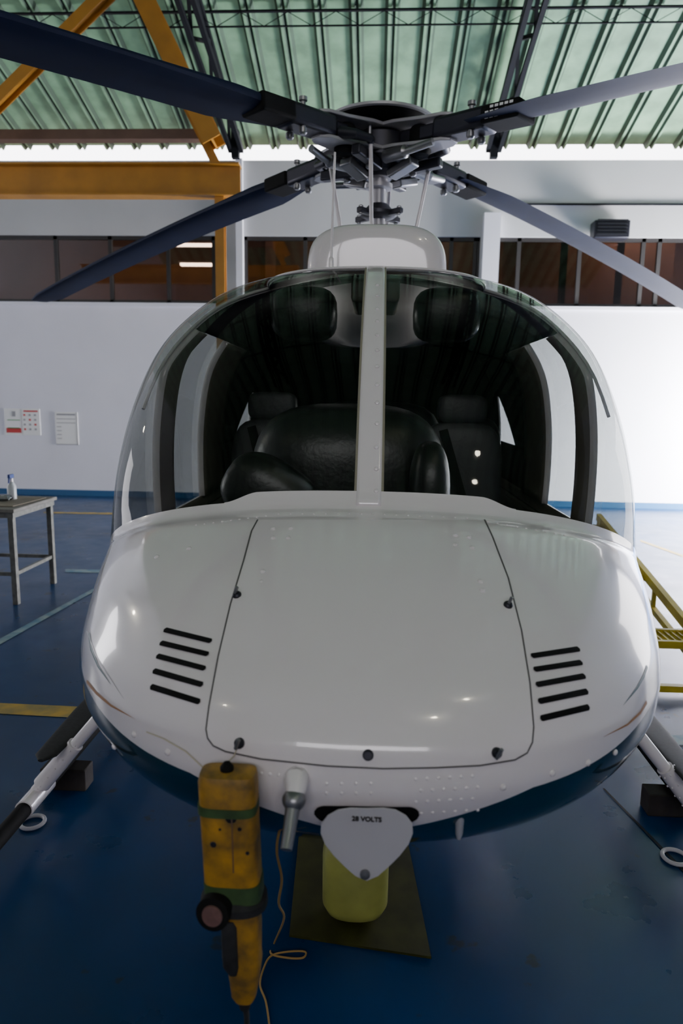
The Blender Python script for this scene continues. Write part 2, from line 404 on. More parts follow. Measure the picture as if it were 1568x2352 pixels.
def poster(px0, py0, px1, py1, label, kind):
    a, c_ = at_y(px0, py0, WY-0.02), at_y(px1, py1, WY-0.02); y = WY-0.012
    t = thing('poster' if kind == 0 else 'notice_sheet', ((a.x+c_.x)/2, y, c_.z), label, 'poster' if kind == 0 else 'sheet')
    MB().box((a.x, y, c_.z), (c_.x, WY, a.z)).build('sheet', m_paper, t, smooth=False)
    W_, H_ = c_.x-a.x, a.z-c_.z
    def pr(u0, v0, u1, v1, m, nm):
        MB().box((a.x+u0*W_, y-0.003, a.z-v1*H_), (a.x+u1*W_, y, a.z-v0*H_)).build(nm, m, t, smooth=False)
    if kind == 0:
        pr(0.04, .74, .46, .92, m_red, 'red_panel'); pr(.08, .72, .42, .76, m_green, 'green_panel'); pr(.08, .42, .44, .45, m_green, 'green_panel'); pr(.55, .06, .95, .12, m_red, 'heading')
        for i in range(3):
            for j in range(4): pr(.54+.15*i, .2+.18*j, .60+.15*i, .27+.18*j, m_ink if (i+j*2) % 3 else m_red, 'picture')
        pr(.49, .02, .5, .98, m_ink, 'divider'); pr(.22, .1, .32, .3, m_ink, 'picture')
    else:
        pr(.08, .05, .9, .1, m_ink, 'heading')
        for j in range(6): pr(.06, .2+.12*j, .06+.1+.75*(1 if j < 2 else .15), .22+.12*j, m_ink, 'text_line')
        pr(0, .98, 1, 1.0, m_ink, 'sleeve_edge'); pr(.97, 0, 1, 1, m_ink, 'sleeve_edge')
poster(8, 938, 93, 1000, 'safety poster with red and green panels on the left wall', 0)
poster(125, 946, 180, 1022, 'white printed notice sheet hung beside the safety poster', 1)

def fquad(n, pts, m, z=0.003):
    vs = [at_z(x, y, 0) + V((0, 0, z)) for (x, y) in pts]
    struct(MB().add(vs, [(0, 1, 2, 3)]).build('trim_%d' % n, m, smooth=False))
fquad(10, [(-40, 1614), (180, 1624), (180, 1650), (-40, 1638)], m_lineY)
fquad(11, [(-30, 1498), (-30, 1484), (215, 1352), (215, 1360)], m_lineW)
fquad(12, [(150, 1308), (260, 1310), (260, 1317), (150, 1315)], m_lineW)
fquad(13, [(100, 1176), (260, 1178), (260, 1182), (100, 1179)], m_lineY)
fquad(14, [(1383, 1812), (1388, 1812), (1700, 2130), (1690, 2132)], m_joint)
fquad(15, [(1450, 1712), (1600, 1714), (1600, 1717), (1450, 1715)], m_joint)
fquad(16, [(1470, 1240), (1568, 1275), (1568, 1280), (1470, 1244)], m_lineY)
fquad(17, [(1515, 1690), (1600, 1690), (1600, 1712), (1530, 1712)], m_lineW)

# ================================================================== HELICOPTER
heli = thing('helicopter', (0, 3.5, 0), 'white helicopter with bubble windshield and four dark rotor blades parked on the blue floor', 'helicopter')
ROWS = [  # yc, zc, W, ys, zs
 (2.6, .555, .02, 2.9, .555), (2.2, .575, .34, 2.85, .57), (1.7, .645, .56, 2.7, .635), (1.38, .745, .71, 2.55, .72), (1.2, .872, .80, 2.48, .80), (1.132, .985, .845, 2.42, .878),
 (1.135, 1.064, .858, 2.4, .93), (1.155, 1.105, .862, 2.4, .955), (1.20, 1.156, .864, 2.39, .98), (1.28, 1.21, .866, 2.38, 1.005), (1.38, 1.267, .868, 2.36, 1.03), (1.52, 1.327, .872, 2.35, 1.06),
 (1.72, 1.392, .878, 2.34, 1.095), (1.86, 1.43, .884, 2.33, 1.135),
 (2.0, 1.62, .893, 2.42, 1.37), (2.15, 1.80, .882, 2.57, 1.61), (2.33, 1.96, .84, 2.74, 1.83), (2.50, 2.08, .75, 2.88, 1.99), (2.66, 2.165, .635, 2.98, 2.10), (2.80, 2.215, .46, 3.05, 2.175),
 (2.95, 2.25, .25, 3.12, 2.235), (3.1, 2.27, .02, 3.15, 2.27)]
NV = len(ROWS)-1; VH = 13.0; VT = 19.0
def row(v):
    v = max(0, min(NV, v)); i = min(int(v), NV-1); f = v-i
    p0, p1, p2, p3 = ROWS[max(i-1, 0)], ROWS[i], ROWS[i+1], ROWS[min(i+2, NV)]
    return [0.5*((2*b)+(-a+c)*f+(2*a-5*b+4*c-d)*f*f+(-a+3*b-3*c+d)*f**3) for a, b, c, d in zip(p0, p1, p2, p3)]
PE = 0.86
def S(v, t, off=0.0):
    yc, zc, W, ys_, zs = row(v)
    s = abs(math.sin(t))**PE; c = 1-max(0, math.cos(t))**PE
    return V((math.copysign(W*s, t), yc+(ys_-yc)*c, zc+(zs-zc)*c))
def SN(v, t):
    a = S(v, t+.01)-S(v, t-.01); b = S(min(v+.05, NV), t)-S(max(v-.05, 0), t)
    return a.cross(b).normalized()
def Sd(v, y, sg):
    r = row(v); return V((sg*max(r[2], 0), y, r[4]))
HP = math.pi/2
def tpost(v, hw=0.036):
    W = row(v)[2]; return math.asin(min(1, (hw/max(W, hw+.001))**(1/PE)))
def front(v0, v1, t0=-HP, t1=HP, nu=80, nv=40, off=0):
    f0 = t0 if callable(t0) else (lambda v: t0); f1 = t1 if callable(t1) else (lambda v: t1)
    def fn(u, w_):
        v = v0+(v1-v0)*w_; t = f0(v)+(f1(v)-f0(v))*u; p = S(v, t)
        return p + SN(v, t)*off if off else p
    m = MB(); m.grid(fn, nu, nv); return m
nose = front(0, VH, nu=96, nv=78)
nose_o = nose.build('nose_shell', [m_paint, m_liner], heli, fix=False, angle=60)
full = front(0, NV, nu=96, nv=130)
bvh = BVHTree.FromPolygons([tuple(p) for p in full.v], full.f)
def hit(px, py):
    loc, n, i, d = bvh.ray_cast(CAM, ray(px, py))
    if loc is None: return None
    if n.dot(ray(px, py)) > 0: n = -n
    return loc, n, d
h1, h2 = hit(262, 1668), hit(450, 1780)
if h1 and h2 and abs(h1[0].y-h2[0].y) > .02:
    mm = (h1[0].z-h2[0].z)/(h1[0].y-h2[0].y); PAINT['m'].default_value = mm; PAINT['a'].default_value = h1[0].z-mm*h1[0].y
h1, h2 = hit(450, 1783), hit(640, 1868) or hit(620, 1850)
if h1 and h2:
    x1, x2 = abs(h1[0].x), abs(h2[0].x); mm = max(0.02, (h1[0].z-h2[0].z)/(x1-x2)); PAINT['mx'].default_value = mm; PAINT['ax'].default_value = h1[0].z-mm*x1
front(VH, VT, -HP, lambda v: -tpost(v), nu=40, nv=40).build('windshield', m_glass, heli, fix=False)
front(VH, VT, lambda v: tpost(v), HP, nu=40, nv=40).build('windshield', m_glass, heli, fix=False)
front(VH-.12, VT+.05, lambda v: -tpost(v, .041), lambda v: tpost(v, .041), nu=6, nv=40, off=.003).build('seal', m_cream, heli, fix=False, solid=.012)
post_m = front(VH-.15, VT+.1, lambda v: -tpost(v, .034), lambda v: tpost(v, .034), nu=6, nv=40, off=.008)
post_bvh = BVHTree.FromPolygons([tuple(p) for p in post_m.v], post_m.f)
post_m.build('centre_post', m_white, heli, fix=False, solid=.02)
front(VT, NV, nu=60, nv=12).build('roof_front', [m_paint, m_liner], heli, fix=False, solid=.012)
fr_pts = []
for k in range(13): v = 15.2+(VT-15.2)*k/12; fr_pts.append(Sd(v, row(v)[3], -1))
for k in range(1, 32): t_ = -HP+math.pi*k/32; fr_pts.append(S(VT, t_)+SN(VT, t_)*.001)
for k in range(12, -1, -1): v = 15.2+(VT-15.2)*k/12; fr_pts.append(Sd(v, row(v)[3], 1))
MB().tube(fr_pts, .0065, 10).build('windshield_edge_glint', m_white, heli)  # white tube painting the bright glint along the glass edge
def lipfn(u, w_):
    t = -.42+.84*u; bmp = min(1, max(0, (.42-abs(t))/.12)); bmp = bmp*bmp*(3-2*bmp)
    v = VH-.25+w_*(.25+.14*bmp+.01); return S(v, t)+SN(v, t)*(.004*bmp*min(1, w_*2)+.0006)
m_ = MB(); m_.grid(lipfn, 60, 8); m_.build('cowl_lip', m_white, heli, fix=False, angle=60)
# sides
YE = 5.3
def side(sg, v0, v1, y0, y1, name, mats, solid=.012, nv=20):
    f0 = y0 if callable(y0) else (lambda v: y0); f1 = y1 if callable(y1) else (lambda v: y1)
    def fn(u, w_):
        v = v0+(v1-v0)*w_; a = f0(v); return Sd(v, a+(f1(v)-a)*u, sg)
    m = MB(); m.grid(fn, 6, nv, flip=(sg < 0)); return m.build(name, mats, heli, fix=False, solid=solid)
ysf = lambda v: row(v)[3]
VA, VB = 13.35, 17.0
ya_ = lambda v: max(ysf(v)+.005, 2.74); yb_ = lambda v: max(ysf(v)+.14, 2.94)
wf = lambda v: 4.3+.5*max(0, (v-14.3)/1.3)
for sg in (-1, 1):
    side(sg, 0, VH, ysf, YE, 'side_panel', [m_paint, m_liner], nv=40)
    side(sg, VH, VA, 2.72, YE, 'side_sill', [m_paint, m_liner], nv=4)
    side(sg, VH, 18, ysf, ya_, 'side_glass', m_glass, 0, nv=30)
    side(sg, VB, NV, ya_, YE, 'roof_side', [m_paint, m_darkliner])
    side(sg, VA, VB, ya_, yb_, 'door_pillar', [m_paint, m_liner], solid=.03)
    side(sg, VA, VB, 3.45, 3.95, 'door_pillar', [m_paint, m_liner], solid=.03)
    side(sg, VA, VB, yb_, 3.45, 'door_window', m_glass, 0)
    side(sg, VA, 14.3, 3.95, YE, 'rear_side_panel', [m_paint, m_darkliner], nv=6)
    side(sg, 15.6, VB, 3.95, YE, 'rear_side_panel', [m_paint, m_darkliner], nv=8)
    side(sg, 14.3, 15.6, 3.95, wf, 'rear_pillar', [m_paint, m_darkliner], nv=8)
    side(sg, 14.3, 15.6, 4.86, YE, 'rear_pillar', [m_paint, m_darkliner], nv=8)
    side(sg, 14.3, 15.6, wf, 4.86, 'rear_window', m_glass, 0, nv=8)
pts = [Sd(i*.25, 5.0, 1) for i in range(NV*4+1)] + [Sd(i*.25, 5.0, -1) for i in range(NV*4, -1, -1)]
MB().add([p*1 for p in pts], [tuple(range(len(pts)))]).build('cabin_bulkhead', m_darkliner, heli, smooth=False)
MB().loftY([(5.3, 0, 1.42, .86, .84, 2.6), (5.9, 0, 1.5, .6, .68, 2.4), (6.6, 0, 1.62, .34, .42, 2.1), (7.4, 0, 1.72, .2, .22, 2), (10.6, 0, 1.85, .11, .12, 2)]).build('tail_boom', m_paint, heli)
MB().box((-.78, 2.3, .74), (.78, 4.85, .80)).build('cabin_floor', m_black, heli, smooth=False)

# --- nose details
def ribbon(mb, pts, wpx, off=.0015, round_=False, taper=False, dens=9):
    L = []
    for a, c_ in zip(pts[:-1], pts[1:]):
        n = max(2, int(math.hypot(c_[0]-a[0], c_[1]-a[1])/dens))
        L += [(a[0]+(c_[0]-a[0])*i/n, a[1]+(c_[1]-a[1])*i/n) for i in range(n)]
    L.append(pts[-1])
    H = [h for h in (hit(*p) for p in L) if h]
    if len(H) < 2: return
    n = len(H); cum = [0]
    for i in range(1, n): cum.append(cum[-1]+(H[i][0]-H[i-1][0]).length)
    vs = []
    for i, (p, nn, d) in enumerate(H):
        tg = (H[min(i+1, n-1)][0]-H[max(i-1, 0)][0]).normalized(); sd = nn.cross(tg).normalized()
        hw = wpx*d/F/2
        if round_:
            e = min(cum[i], cum[-1]-cum[i])
            if e < hw: hw = math.sqrt(max(0, hw*hw-(hw-e)**2))+1e-4
        if taper: hw *= math.sin(math.pi*(.5+.5*i/(n-1)))+.02
        for k in (-1, 0, 1): vs.append(p+sd*hw*k+nn*(off+(.0 if k else .0003)))
    fs = []
    for i in range(n-1):
        for k in (0, 1): fs.append((i*3+k, i*3+k+1, (i+1)*3+k+1, (i+1)*3+k))
    mb.add(vs, fs)
def lerpY(poly, y):
    for a, c_ in zip(poly[:-1], poly[1:]):
        if a[1] <= y <= c_[1]: return a[0]+(c_[0]-a[0])*(y-a[1])/(c_[1]-a[1]+1e-9)
    return poly[-1][0] if y > poly[-1][1] else poly[0][0]
HL = [(592, 1196), (578, 1222), (560, 1290), (530, 1390), (502, 1510), (482, 1620), (475, 1675), (479, 1695), (492, 1712), (520, 1725), (600, 1742), (750, 1758), (880, 1764)]
HR = [(1112, 1196), (1130, 1235), (1166, 1330), (1196, 1450), (1215, 1570), (1223, 1670), (1220, 1705), (1208, 1728), (1180, 1744), (1100, 1757), (1000, 1762), (880, 1764)]
yl = [1196+i*(1700-1196)/40 for i in range(41)] + [1704, 1708, 1712, 1716, 1721, 1725, 1730, 1736, 1742, 1747, 1752, 1757, 1760, 1762.5]
hm = MB(); NU = 40; vs = []; fs = []
for y in yl:
    xa, xb = lerpY(HL, y), lerpY(HR, y)
    for i in range(NU+1):
        h = hit(xa+(xb-xa)*i/NU, y); vs.append(h[0]+h[1]*.003)
for j in range(len(yl)-1):
    for i in range(NU): fs.append((j*(NU+1)+i, (j+1)*(NU+1)+i, (j+1)*(NU+1)+i+1, j*(NU+1)+i+1))
hm.add(vs, fs)
hatch = hm.build('access_hatch', m_white, heli, fix=False, angle=60)
m_seam = M('seam_grey', (.09, .085, .085), .6)
sm = MB(); ribbon(sm, HL+HR[::-1][1:], 3.8, .0036); sm.build('hatch_seam', m_seam, hatch, smooth=False)
for (x, y) in ((545, 1370), (1165, 1393), (552, 1706), (845, 1733), (1138, 1728)):
    p, n, d = hit(x, y); q = MB()
    q.lathe(p, [(.0001, .0), (.010, .001), (.010, .007), (.007, .011), (.0001, .011)], 16, n)
    q.build('latch', m_dmetal, hatch)
    q = MB(); u = V((.35, -.2, 1)).normalized()
    if y != 1733: q.obox(p+n*.013-u*.012, p+n*.015+u*.012, .006, .006); q.build('latch_wing', m_metal, hatch, bevel=.001)
for (a, c_) in [((377,1447),(487,1474)), ((368,1477),(480,1504)), ((360,1507),(473,1537)), ((352,1541),(467,1574)), ((346,1577),(461,1613)),
                ((1218,1508),(1330,1491)), ((1224,1539),(1336,1522)), ((1229,1574),(1343,1553)), ((1234,1612),(1349,1588)), ((1239,1651),(1352,1624))]:
    q = MB(); ribbon(q, [a, c_], 13, .002, round_=True, dens=2); q.build('vent_slot', m_black, heli, smooth=False)
rv = MB()
riv = [(360,1279),(434,1260),(628,1217),(668,1216),(628,1238),(662,1238),(604,1315),(600,1337),(1045,1232),(1076,1237),(1045,1254),(1083,1261),(1102,1338),(1107,1359),
       (308,1687),(385,1728),(1155,1808),(1268,1776),(1350,1752),(1412,1728),(262,1716),(1400,1785)]
big = set(riv)
for i in range(17): riv.append((640+i*27, 1176+abs(8-i)*.6+i*.6))
for i in range(9): riv.append((450+i*20, 1206-i*2.6)); riv.append((1120+i*22, 1198+i*4))
for i in range(7): riv += [(560+i*20, 1772+i*2)]
for i in range(6):
    for j in range(4): riv.append((955+i*26+(j % 2)*12, 1790+j*26-i*1.5))
for i in range(4):
    for j in range(2): riv.append((750+i*34, 1800+j*22))
for (x, y) in riv:
    h = hit(x, y)
    if not h: continue
    p, n, d = h; k = 1.35 if (x, y) in big else .7
    if y < 1760 and 600 < x < 1110 and y > 1200: p = p+n*.003
    rv.lathe(p, [(.005*k, 0), (.0045*k, .0018*k), (.0025*k, .003*k), (.0001, .0035*k)], 10, n)
for y in (1128, 1077, 1027, 973, 925, 884, 842, 805, 770, 738, 710, 680, 655):
    loc, n, i_, d = post_bvh.ray_cast(CAM, ray(866 if y < 1000 else 864, y))
    if loc is None: continue
    if n.dot(ray(866, y)) > 0: n = -n
    k = 1.5; rv.lathe(loc, [(.005*k, -.001), (.0045*k, .0018*k), (.0025*k, .003*k), (.0001, .0035*k)], 12, n)
ro = rv.build('rivets', m_white, heli); ro['kind'] = 'stuff'
def stripe(pts, w_, m, nm, tp=True):
    q = MB(); ribbon(q, pts, w_, .001, taper=tp); q.build(nm, m, heli, smooth=False)
stripe([(205,1455),(210,1490),(226,1530),(255,1572)], 8, m_teal, 'pinstripe')
stripe([(200,1450),(220,1505),(245,1545),(285,1605)], 3, m_metal, 'pinstripe')
stripe([(200,1565),(222,1592),(255,1620),(312,1652)], 7, m_orange, 'pinstripe')
stripe([(1485,1530),(1478,1552),(1462,1580),(1430,1620)], 7, m_teal, 'pinstripe')
stripe([(1484,1612),(1470,1636),(1440,1664),(1385,1692)], 7, m_orange, 'pinstripe')
q = MB(); ribbon(q, [(722, 1866), (800, 1866), (880, 1868), (962, 1868)], 54, .004, round_=True, dens=3); q.build('power_socket_recess', m_black, heli, smooth=False)
cy = 1.115
def cp(px, py): return at_y(px, py, cy)
half = [(842,1858),(880,1857),(908,1861),(932,1874),(947,1893),(948,1915),(938,1940),(918,1966),(892,1992),(868,2013),(842,2024)]
poly = half + [(1684-x_, y_) for (x_, y_) in half[::-1][1:-1]]
cover = MB().prism([cp(*p) for p in poly], (0, .004, 0)).build('power_socket_cover', m_cover, heli, smooth=False, bevel=.001)
def text_mesh(body, size, off):
    fc = bpy.data.curves.new('txt', 'FONT'); fc.body = body; fc.size = size; fc.align_x = 'CENTER'; fc.align_y = 'CENTER'; fc.extrude = .0004; fc.offset = off
    fo = bpy.data.objects.new('tmp', fc); C.objects.link(fo); bpy.context.view_layer.update()
    me = bpy.data.meshes.new_from_object(fo.evaluated_get(bpy.context.evaluated_depsgraph_get())); bpy.data.objects.remove(fo)
    me.materials.clear(); return me
me = text_mesh('28 VOLTS', .0125, .0004); me.materials.append(m_black)
to = bpy.data.objects.new('lettering', me); C.objects.link(to); to.parent = cover
tp = cp(842, 1881); to.location = tp - WO[heli.name] + V((0, -.0015, 0)); to.rotation_euler = (HP, 0, 0)
p = cp(838, 2006); MB().lathe(p, [(.0001, 0), (.009, .001), (.009, .006), (.0001, .008)], 14, (0, -1, 0)).build('cover_latch', m_metal, cover)
# pitot
p, n, d = hit(680, 1790)
a0 = at_y(680, 1792, p.y-.015); a1 = at_y(679, 1814, p.y-.03); a2 = at_y(672, 1852, p.y-.05); a3 = at_y(666, 1895, p.y-.07); a4 = at_y(657, 1952, p.y-.10)
MB().tube([p+n*-.015, a0, a1, a1.lerp(a2, .4)], [.023, .022, .019, .016], 20).build('pitot_mount', m_white, heli)
MB().ball(a1.lerp(a2, .6), .021, .021, .019, 20, 12).build('pitot_collar', m_metal, heli)
MB().tube([a1.lerp(a2, .6), a3, a4], [.014, .0115, .010], 20).build('pitot_tube', m_metal, heli)
h = hit(1055, 1890) or hit(1055, 1880) or hit(1050, 1868)
if h: MB().tube([h[0]+V((0,.0,.02)), h[0]-V((0,0,.022)), h[0]-V((0,0,.032))], [.009,.007,.004], 12).build('drain_tube', m_lmetal, heli)

# --- interior
q = MB(); q.ball((-.085, 2.62, 1.36), .365, .26, .33, 32, 20, 3.2); q.build('glareshield', m_dark, heli)
q = MB(); q.ball((0, 0, 0), .17, .09, .12, 28, 16, 2.6)
rm = Matrix.Rotation(rad(32), 4, 'Y')
q.v = [rm @ p + V((-.32, 2.2, 1.385)) for p in q.v]; q.build('glareshield_pad', m_dark, heli)
q = MB(); q.ball((.2, 2.32, 1.37), .07, .12, .2, 28, 16, 2.6); q.build('glareshield_pad', m_dark, heli)
for sg in (-1, 1):
    sx = -.53 if sg < 0 else .46
    st = MB().ball((sx, 3.35, .98), .23, .28, .09, 28, 14, 4).build('seat', m_seat, heli)
    MB().ball((sx, 3.62, 1.24), .22, .07, .36, 28, 14, 4).build('backrest', m_seat, st)
    MB().ball((sx, 3.62, 1.665), .13, .05, .075, 24, 12, 4).build('headrest', m_seat, st)
    MB().tube([(sx-.06, 3.64, 1.55), (sx-.06, 3.64, 1.65)], .008).build('headrest_rod', m_metal, st)
    MB().tube([(sx+.06, 3.64, 1.55), (sx+.06, 3.64, 1.65)], .008).build('headrest_rod', m_metal, st)
    MB().obox((sx-.1, 3.54, 1.56), (sx+.05, 3.4, 1.05), .045, .006, (0, -1, 0)).build('seat_belt', m_black, st)
    MB().ball((.3*sg, 3.0, 2.06), .14, .12, .11, 24, 12, 3.4).build('overhead_pad', m_dark, heli)
    MB().ball((.62*sg, 4.3, 1.25), .17, .12, .36, 24, 12, 4).build('rear_seat', m_seat, heli)
MB().ball((0, 4.4, 1.2), .45, .12, .5, 24, 12, 4).build('rear_bench', m_seat, heli)
MB().box((-.10, 2.9, 2.1), (.10, 3.5, 2.2)).build('overhead_console', m_liner, heli, bevel=.02)
MB().tube([(.45, 2.95, .8), (.45, 2.85, 1.05), (.44, 2.8, 1.25)], [.012, .012, .018]).build('control_stick', m_black, heli)
MB().tube([(-.45, 2.95, .8), (-.45, 2.85, 1.05), (-.44, 2.8, 1.25)], [.012, .012, .018]).build('control_stick', m_black, heli)

# --- cowling
secs = []
for (y, w_, zt_, n) in ((3.33, .22, 2.44, 3.0), (3.332, .28, 2.485, 3.2), (3.345, .308, 2.505, 3.4), (3.37, .325, 2.517, 3.6), (3.43, .335, 2.527, 3.8), (3.8, .36, 2.55, 4), (4.6, .40, 2.62, 4), (5.3, .40, 2.6, 3.5), (6.2, .28, 2.3, 2.6), (6.8, .15, 2.05, 2)):
    secs.append((y, 0, (zt_+1.95)/2, w_, (zt_-1.95)/2, n))
MB().loftY(secs, 64).build('engine_cowling', m_white, heli, angle=50)
h0 = at_y(760, 603, 3.12); h1 = at_y(769, 350, 3.16)
MB().tube([h0-V((0,0,.06)), h0, h0+(h1-h0)*.04, h0+(h1-h0)*.05, h1], [.012, .012, .011, .006, .005], 12).build('roof_antenna', m_white, heli)

# --- rotor
HY = 4.67; HZ = 3.30
def rz(r): return HZ-.045*r-.0088*r*r
az0 = math.atan2(3.49, -4.02)
MB().tube([(0, HY, 2.5), (0, HY, 3.3)], .042, 24).build('rotor_mast', m_lmetal, heli)
hub = MB().lathe((0, HY, HZ-.19), [(.10, 0), (.15, .02), (.16, .06), (.20, .09), (.20, .22), (.14, .26), (.07, .29)], 32).build('rotor_hub', m_dmetal, heli)
MB().lathe((0, HY, 3.40), [(.05, -.03), (.2, -.01), (.33, .01), (.345, .018), (.345, .03), (.30, .05), (.15, .075), (.01, .085)], 48).build('hub_cap', m_black, hub)
MB().lathe((0, HY, 3.40), [(.340, .012), (.352, .016), (.352, .03), (.340, .036)], 48).build('hub_cap_rim', m_lmetal, hub)
MB().lathe((0, HY, 3.04), [(.05, 0), (.085, .005), (.085, .03), (.055, .035), (.055, .06), (.08, .065), (.08, .08), (.05, .085)], 32).build('mast_collar', m_lmetal, hub)
sw = MB().lathe((0, HY, 2.86), [(.06, 0), (.10, .01), (.115, .02), (.115, .04), (.10, .05), (.06, .09)], 32).build('swashplate', m_dmetal, hub)
for k in range(4):
    az = az0+k*HP - (rad(3) if k == 3 else 0); e = V((math.cos(az), math.sin(az), 0)); s_ = V((-math.sin(az), math.cos(az), 0)); c0 = V((0, HY, 0))
    def pt(r, sv, dz): return c0 + e*r + s_*sv + V((0, 0, rz(r)+dz))
    for dz in (.06, -.075):
        pl = [pt(.04, .15, dz), pt(.22, .14, dz), pt(.38, .09, dz), pt(.52, .07, dz), pt(.57, .035, dz), pt(.57, -.035, dz), pt(.52, -.07, dz), pt(.38, -.09, dz), pt(.22, -.14, dz), pt(.04, -.15, dz)]
        MB().prism(pl, (0, 0, .02)).build('yoke_plate', m_lmetal if dz > 0 or k in (1, 2) else m_metal, hub, bevel=.005)
    MB().obox(pt(.2, 0, 0), pt(.62, 0, 0), .11, .08).build('flex_beam', m_dmetal, hub, bevel=.012)
    MB().lathe(pt(.32, .0, -.12), [(.03, 0), (.055, .01), (.068, .03), (.068, .15), (.055, .17)], 20).build('elastomer_bearing', m_black, hub)
    MB().obox(pt(.46, 0, .0), pt(.82, 0, .0), .165, .115).build('blade_grip', m_dmetal, hub, bevel=.025)
    MB().tube([pt(.16, -.13, -.12), pt(.32, -.14, -.12), pt(.33, -.14, -.12), pt(.50, -.11, -.09)], [.038, .038, .022, .022], 14).build('damper', m_metal, hub)
    MB().obox(pt(.10, .08, -.15), pt(.38, .14, -.12), .06, .06).build('link_arm', m_dmetal, hub, bevel=.01)
    MB().obox(pt(.12, -.03, -.20), pt(.30, -.02, -.14), .09, .05).build('hub_bracket', m_metal, hub, bevel=.01)
    MB().lathe(pt(.2, .09, -.19), [(.012, 0), (.022, .008), (.022, .03), (.012, .034), (.012, .28)], 10).build('hub_bolt', m_metal, hub)
    for sv in (-.055, .055):
        MB().lathe(pt(.72, sv, -.10), [(.015, 0), (.024, .01), (.024, .035), (.015, .04), (.015, .17), (.024, .175), (.024, .195), (.012, .2)], 12).build('bolt', m_metal, hub)
    MB().tube([pt(.44, .07, -.03), pt(.40, .16, -.05), pt(.30, .19, -.06)], [.034, .028, .022], 12).build('pitch_horn', m_dmetal, hub)
    MB().tube([pt(.28, .17, -.07), c0+e*.20+s_*.12+V((0, 0, 2.72))], .0125, 12).build('pitch_link', m_white, hub)
    MB().ball(pt(.28, .17, -.06), .027, .027, .027).build('rod_end', m_dmetal, hub)
    MB().obox(c0+e*.08+V((0,0,2.885)), c0+e*.19+V((0,0,2.885)), .04, .035).build('swashplate_arm', m_dmetal, sw, bevel=.006)
    MB().lathe(c0+e*.17+V((0,0,2.86)), [(.01, 0), (.016, .004), (.016, .05), (.01, .055)], 10).build('swashplate_bolt', m_metal, sw)
    NB = 40
    xs_ = [1, .75, .5, .25, .1, .02, 0, .02, .1, .25, .5, .75]
    th_ = [0, .035, .055, .065, .055, .03, 0, -.03, -.045, -.05, -.04, -.02]
    vs = []; fs = []
    for j in range(NB+1):
        f = j/NB; r = .72+(5.33-.72)*f
        ch = .19+(.31-.19)*min(1, max(0, (r-.75)/.4)) if r < 1.15 else .31
        if r > 5.1: ch = .31-(r-5.1)*.55
        thick = 1.9 if r < 1.0 else 1.9-.8*min(1, (r-1.0)/.7)
        tw = rad(10-7*f)
        for a_, b2_ in zip(xs_, th_):
            cc = (a_-.3)*ch; dz = b2_*ch*thick*1.2
            vs.append(pt(r, -cc*math.cos(tw), -cc*math.sin(tw)+dz))
    n = len(xs_)
    for j in range(NB):
        for i in range(n):
            i2 = (i+1) % n; fs.append((j*n+i, j*n+i2, (j+1)*n+i2, (j+1)*n+i))
    fs.append(tuple(range(n))); fs.append(tuple(NB*n+i for i in range(n)))
    bl = MB(); bl.add(vs, fs); blo = bl.build('rotor_blade', m_blade, heli, angle=40)
    MB().obox(pt(.80, .0, .0), pt(1.04, .0, .0), .19, .095).build('blade_cuff', m_black, blo, bevel=.015)
    if k == 2:   # small pale stencil rows on the side of the cuff that faces the camera
        best = s_ if s_.y < 0 else -s_
        sg_ = 1 if best.dot(s_) > 0 else -1
        q = MB()
        for rr in range(3):
            for cc in range(6):
                if (rr*5+cc*3) % 7 == 0: continue
                r0 = .835+cc*.030
                q.obox(pt(r0, sg_*.0965, .027-rr*.025), pt(r0+.021, sg_*.0965, .027-rr*.025), .002, .013)
        q.build('stencil_mark', m_paper, blo, smooth=False)

# --- landing gear
for sg in (-1, 1):
    sx = 1.30*sg
    sk = MB().tube([(sx, 1.55, .38), (sx, 1.65, .22), (sx, 1.85, .14), (sx, 2.1, .13), (sx, 5.2, .13)], .030, 18).build('landing_skid', m_black, heli)
    MB().tube([(sx, 2.34, .13), (sx, 2.53, .13)], .036, 18).build('skid_saddle', m_white, sk)
    for y in (2.44, 4.5):
        ct = MB().tube([(0, y, .60), (.5*sg, y, .62), (.8*sg, y, .62), (.92*sg, y, .585), (1.0*sg, y, .51), (1.15*sg, y, .33), (sx, y, .15)], .024, 18).build('cross_tube', m_white, heli)
        MB().tube([(1.13*sg, y, .355), (1.2*sg, y, .27), (1.275*sg, y, .18)], [.031, .034, .035], 18).build('tube_fairing', m_white, ct)
        q = MB()
        for i in range(5):
            for j in range(8):
                a = j*math.pi/4; c = V((1.14*sg, y, .343)).lerp(V((1.265*sg, y, .19)), i/4)
                q.ball(c+V((math.cos(a)*.024*1.0, math.sin(a)*.033, math.cos(a)*.024)), .004, .004, .004, 6, 4)
        q.build('fairing_rivets', m_white, ct)
    MB().loftY([(2.30, 1.2*sg, .36, .012, .006, 2), (2.34, 1.2*sg, .36, .042, .007, 3), (2.7, 1.2*sg, .36, .058, .008, 4), (4.4, 1.2*sg, .36, .058, .008, 4)], 20).build('boarding_step', m_rubber, heli)
    MB().obox((1.2*sg, 2.95, .36), (sx, 2.95, .15), .03, .03).build('step_bracket', m_black, heli)
    MB().obox((1.2*sg, 4.2, .36), (sx, 4.2, .15), .03, .03).build('step_bracket', m_black, heli)

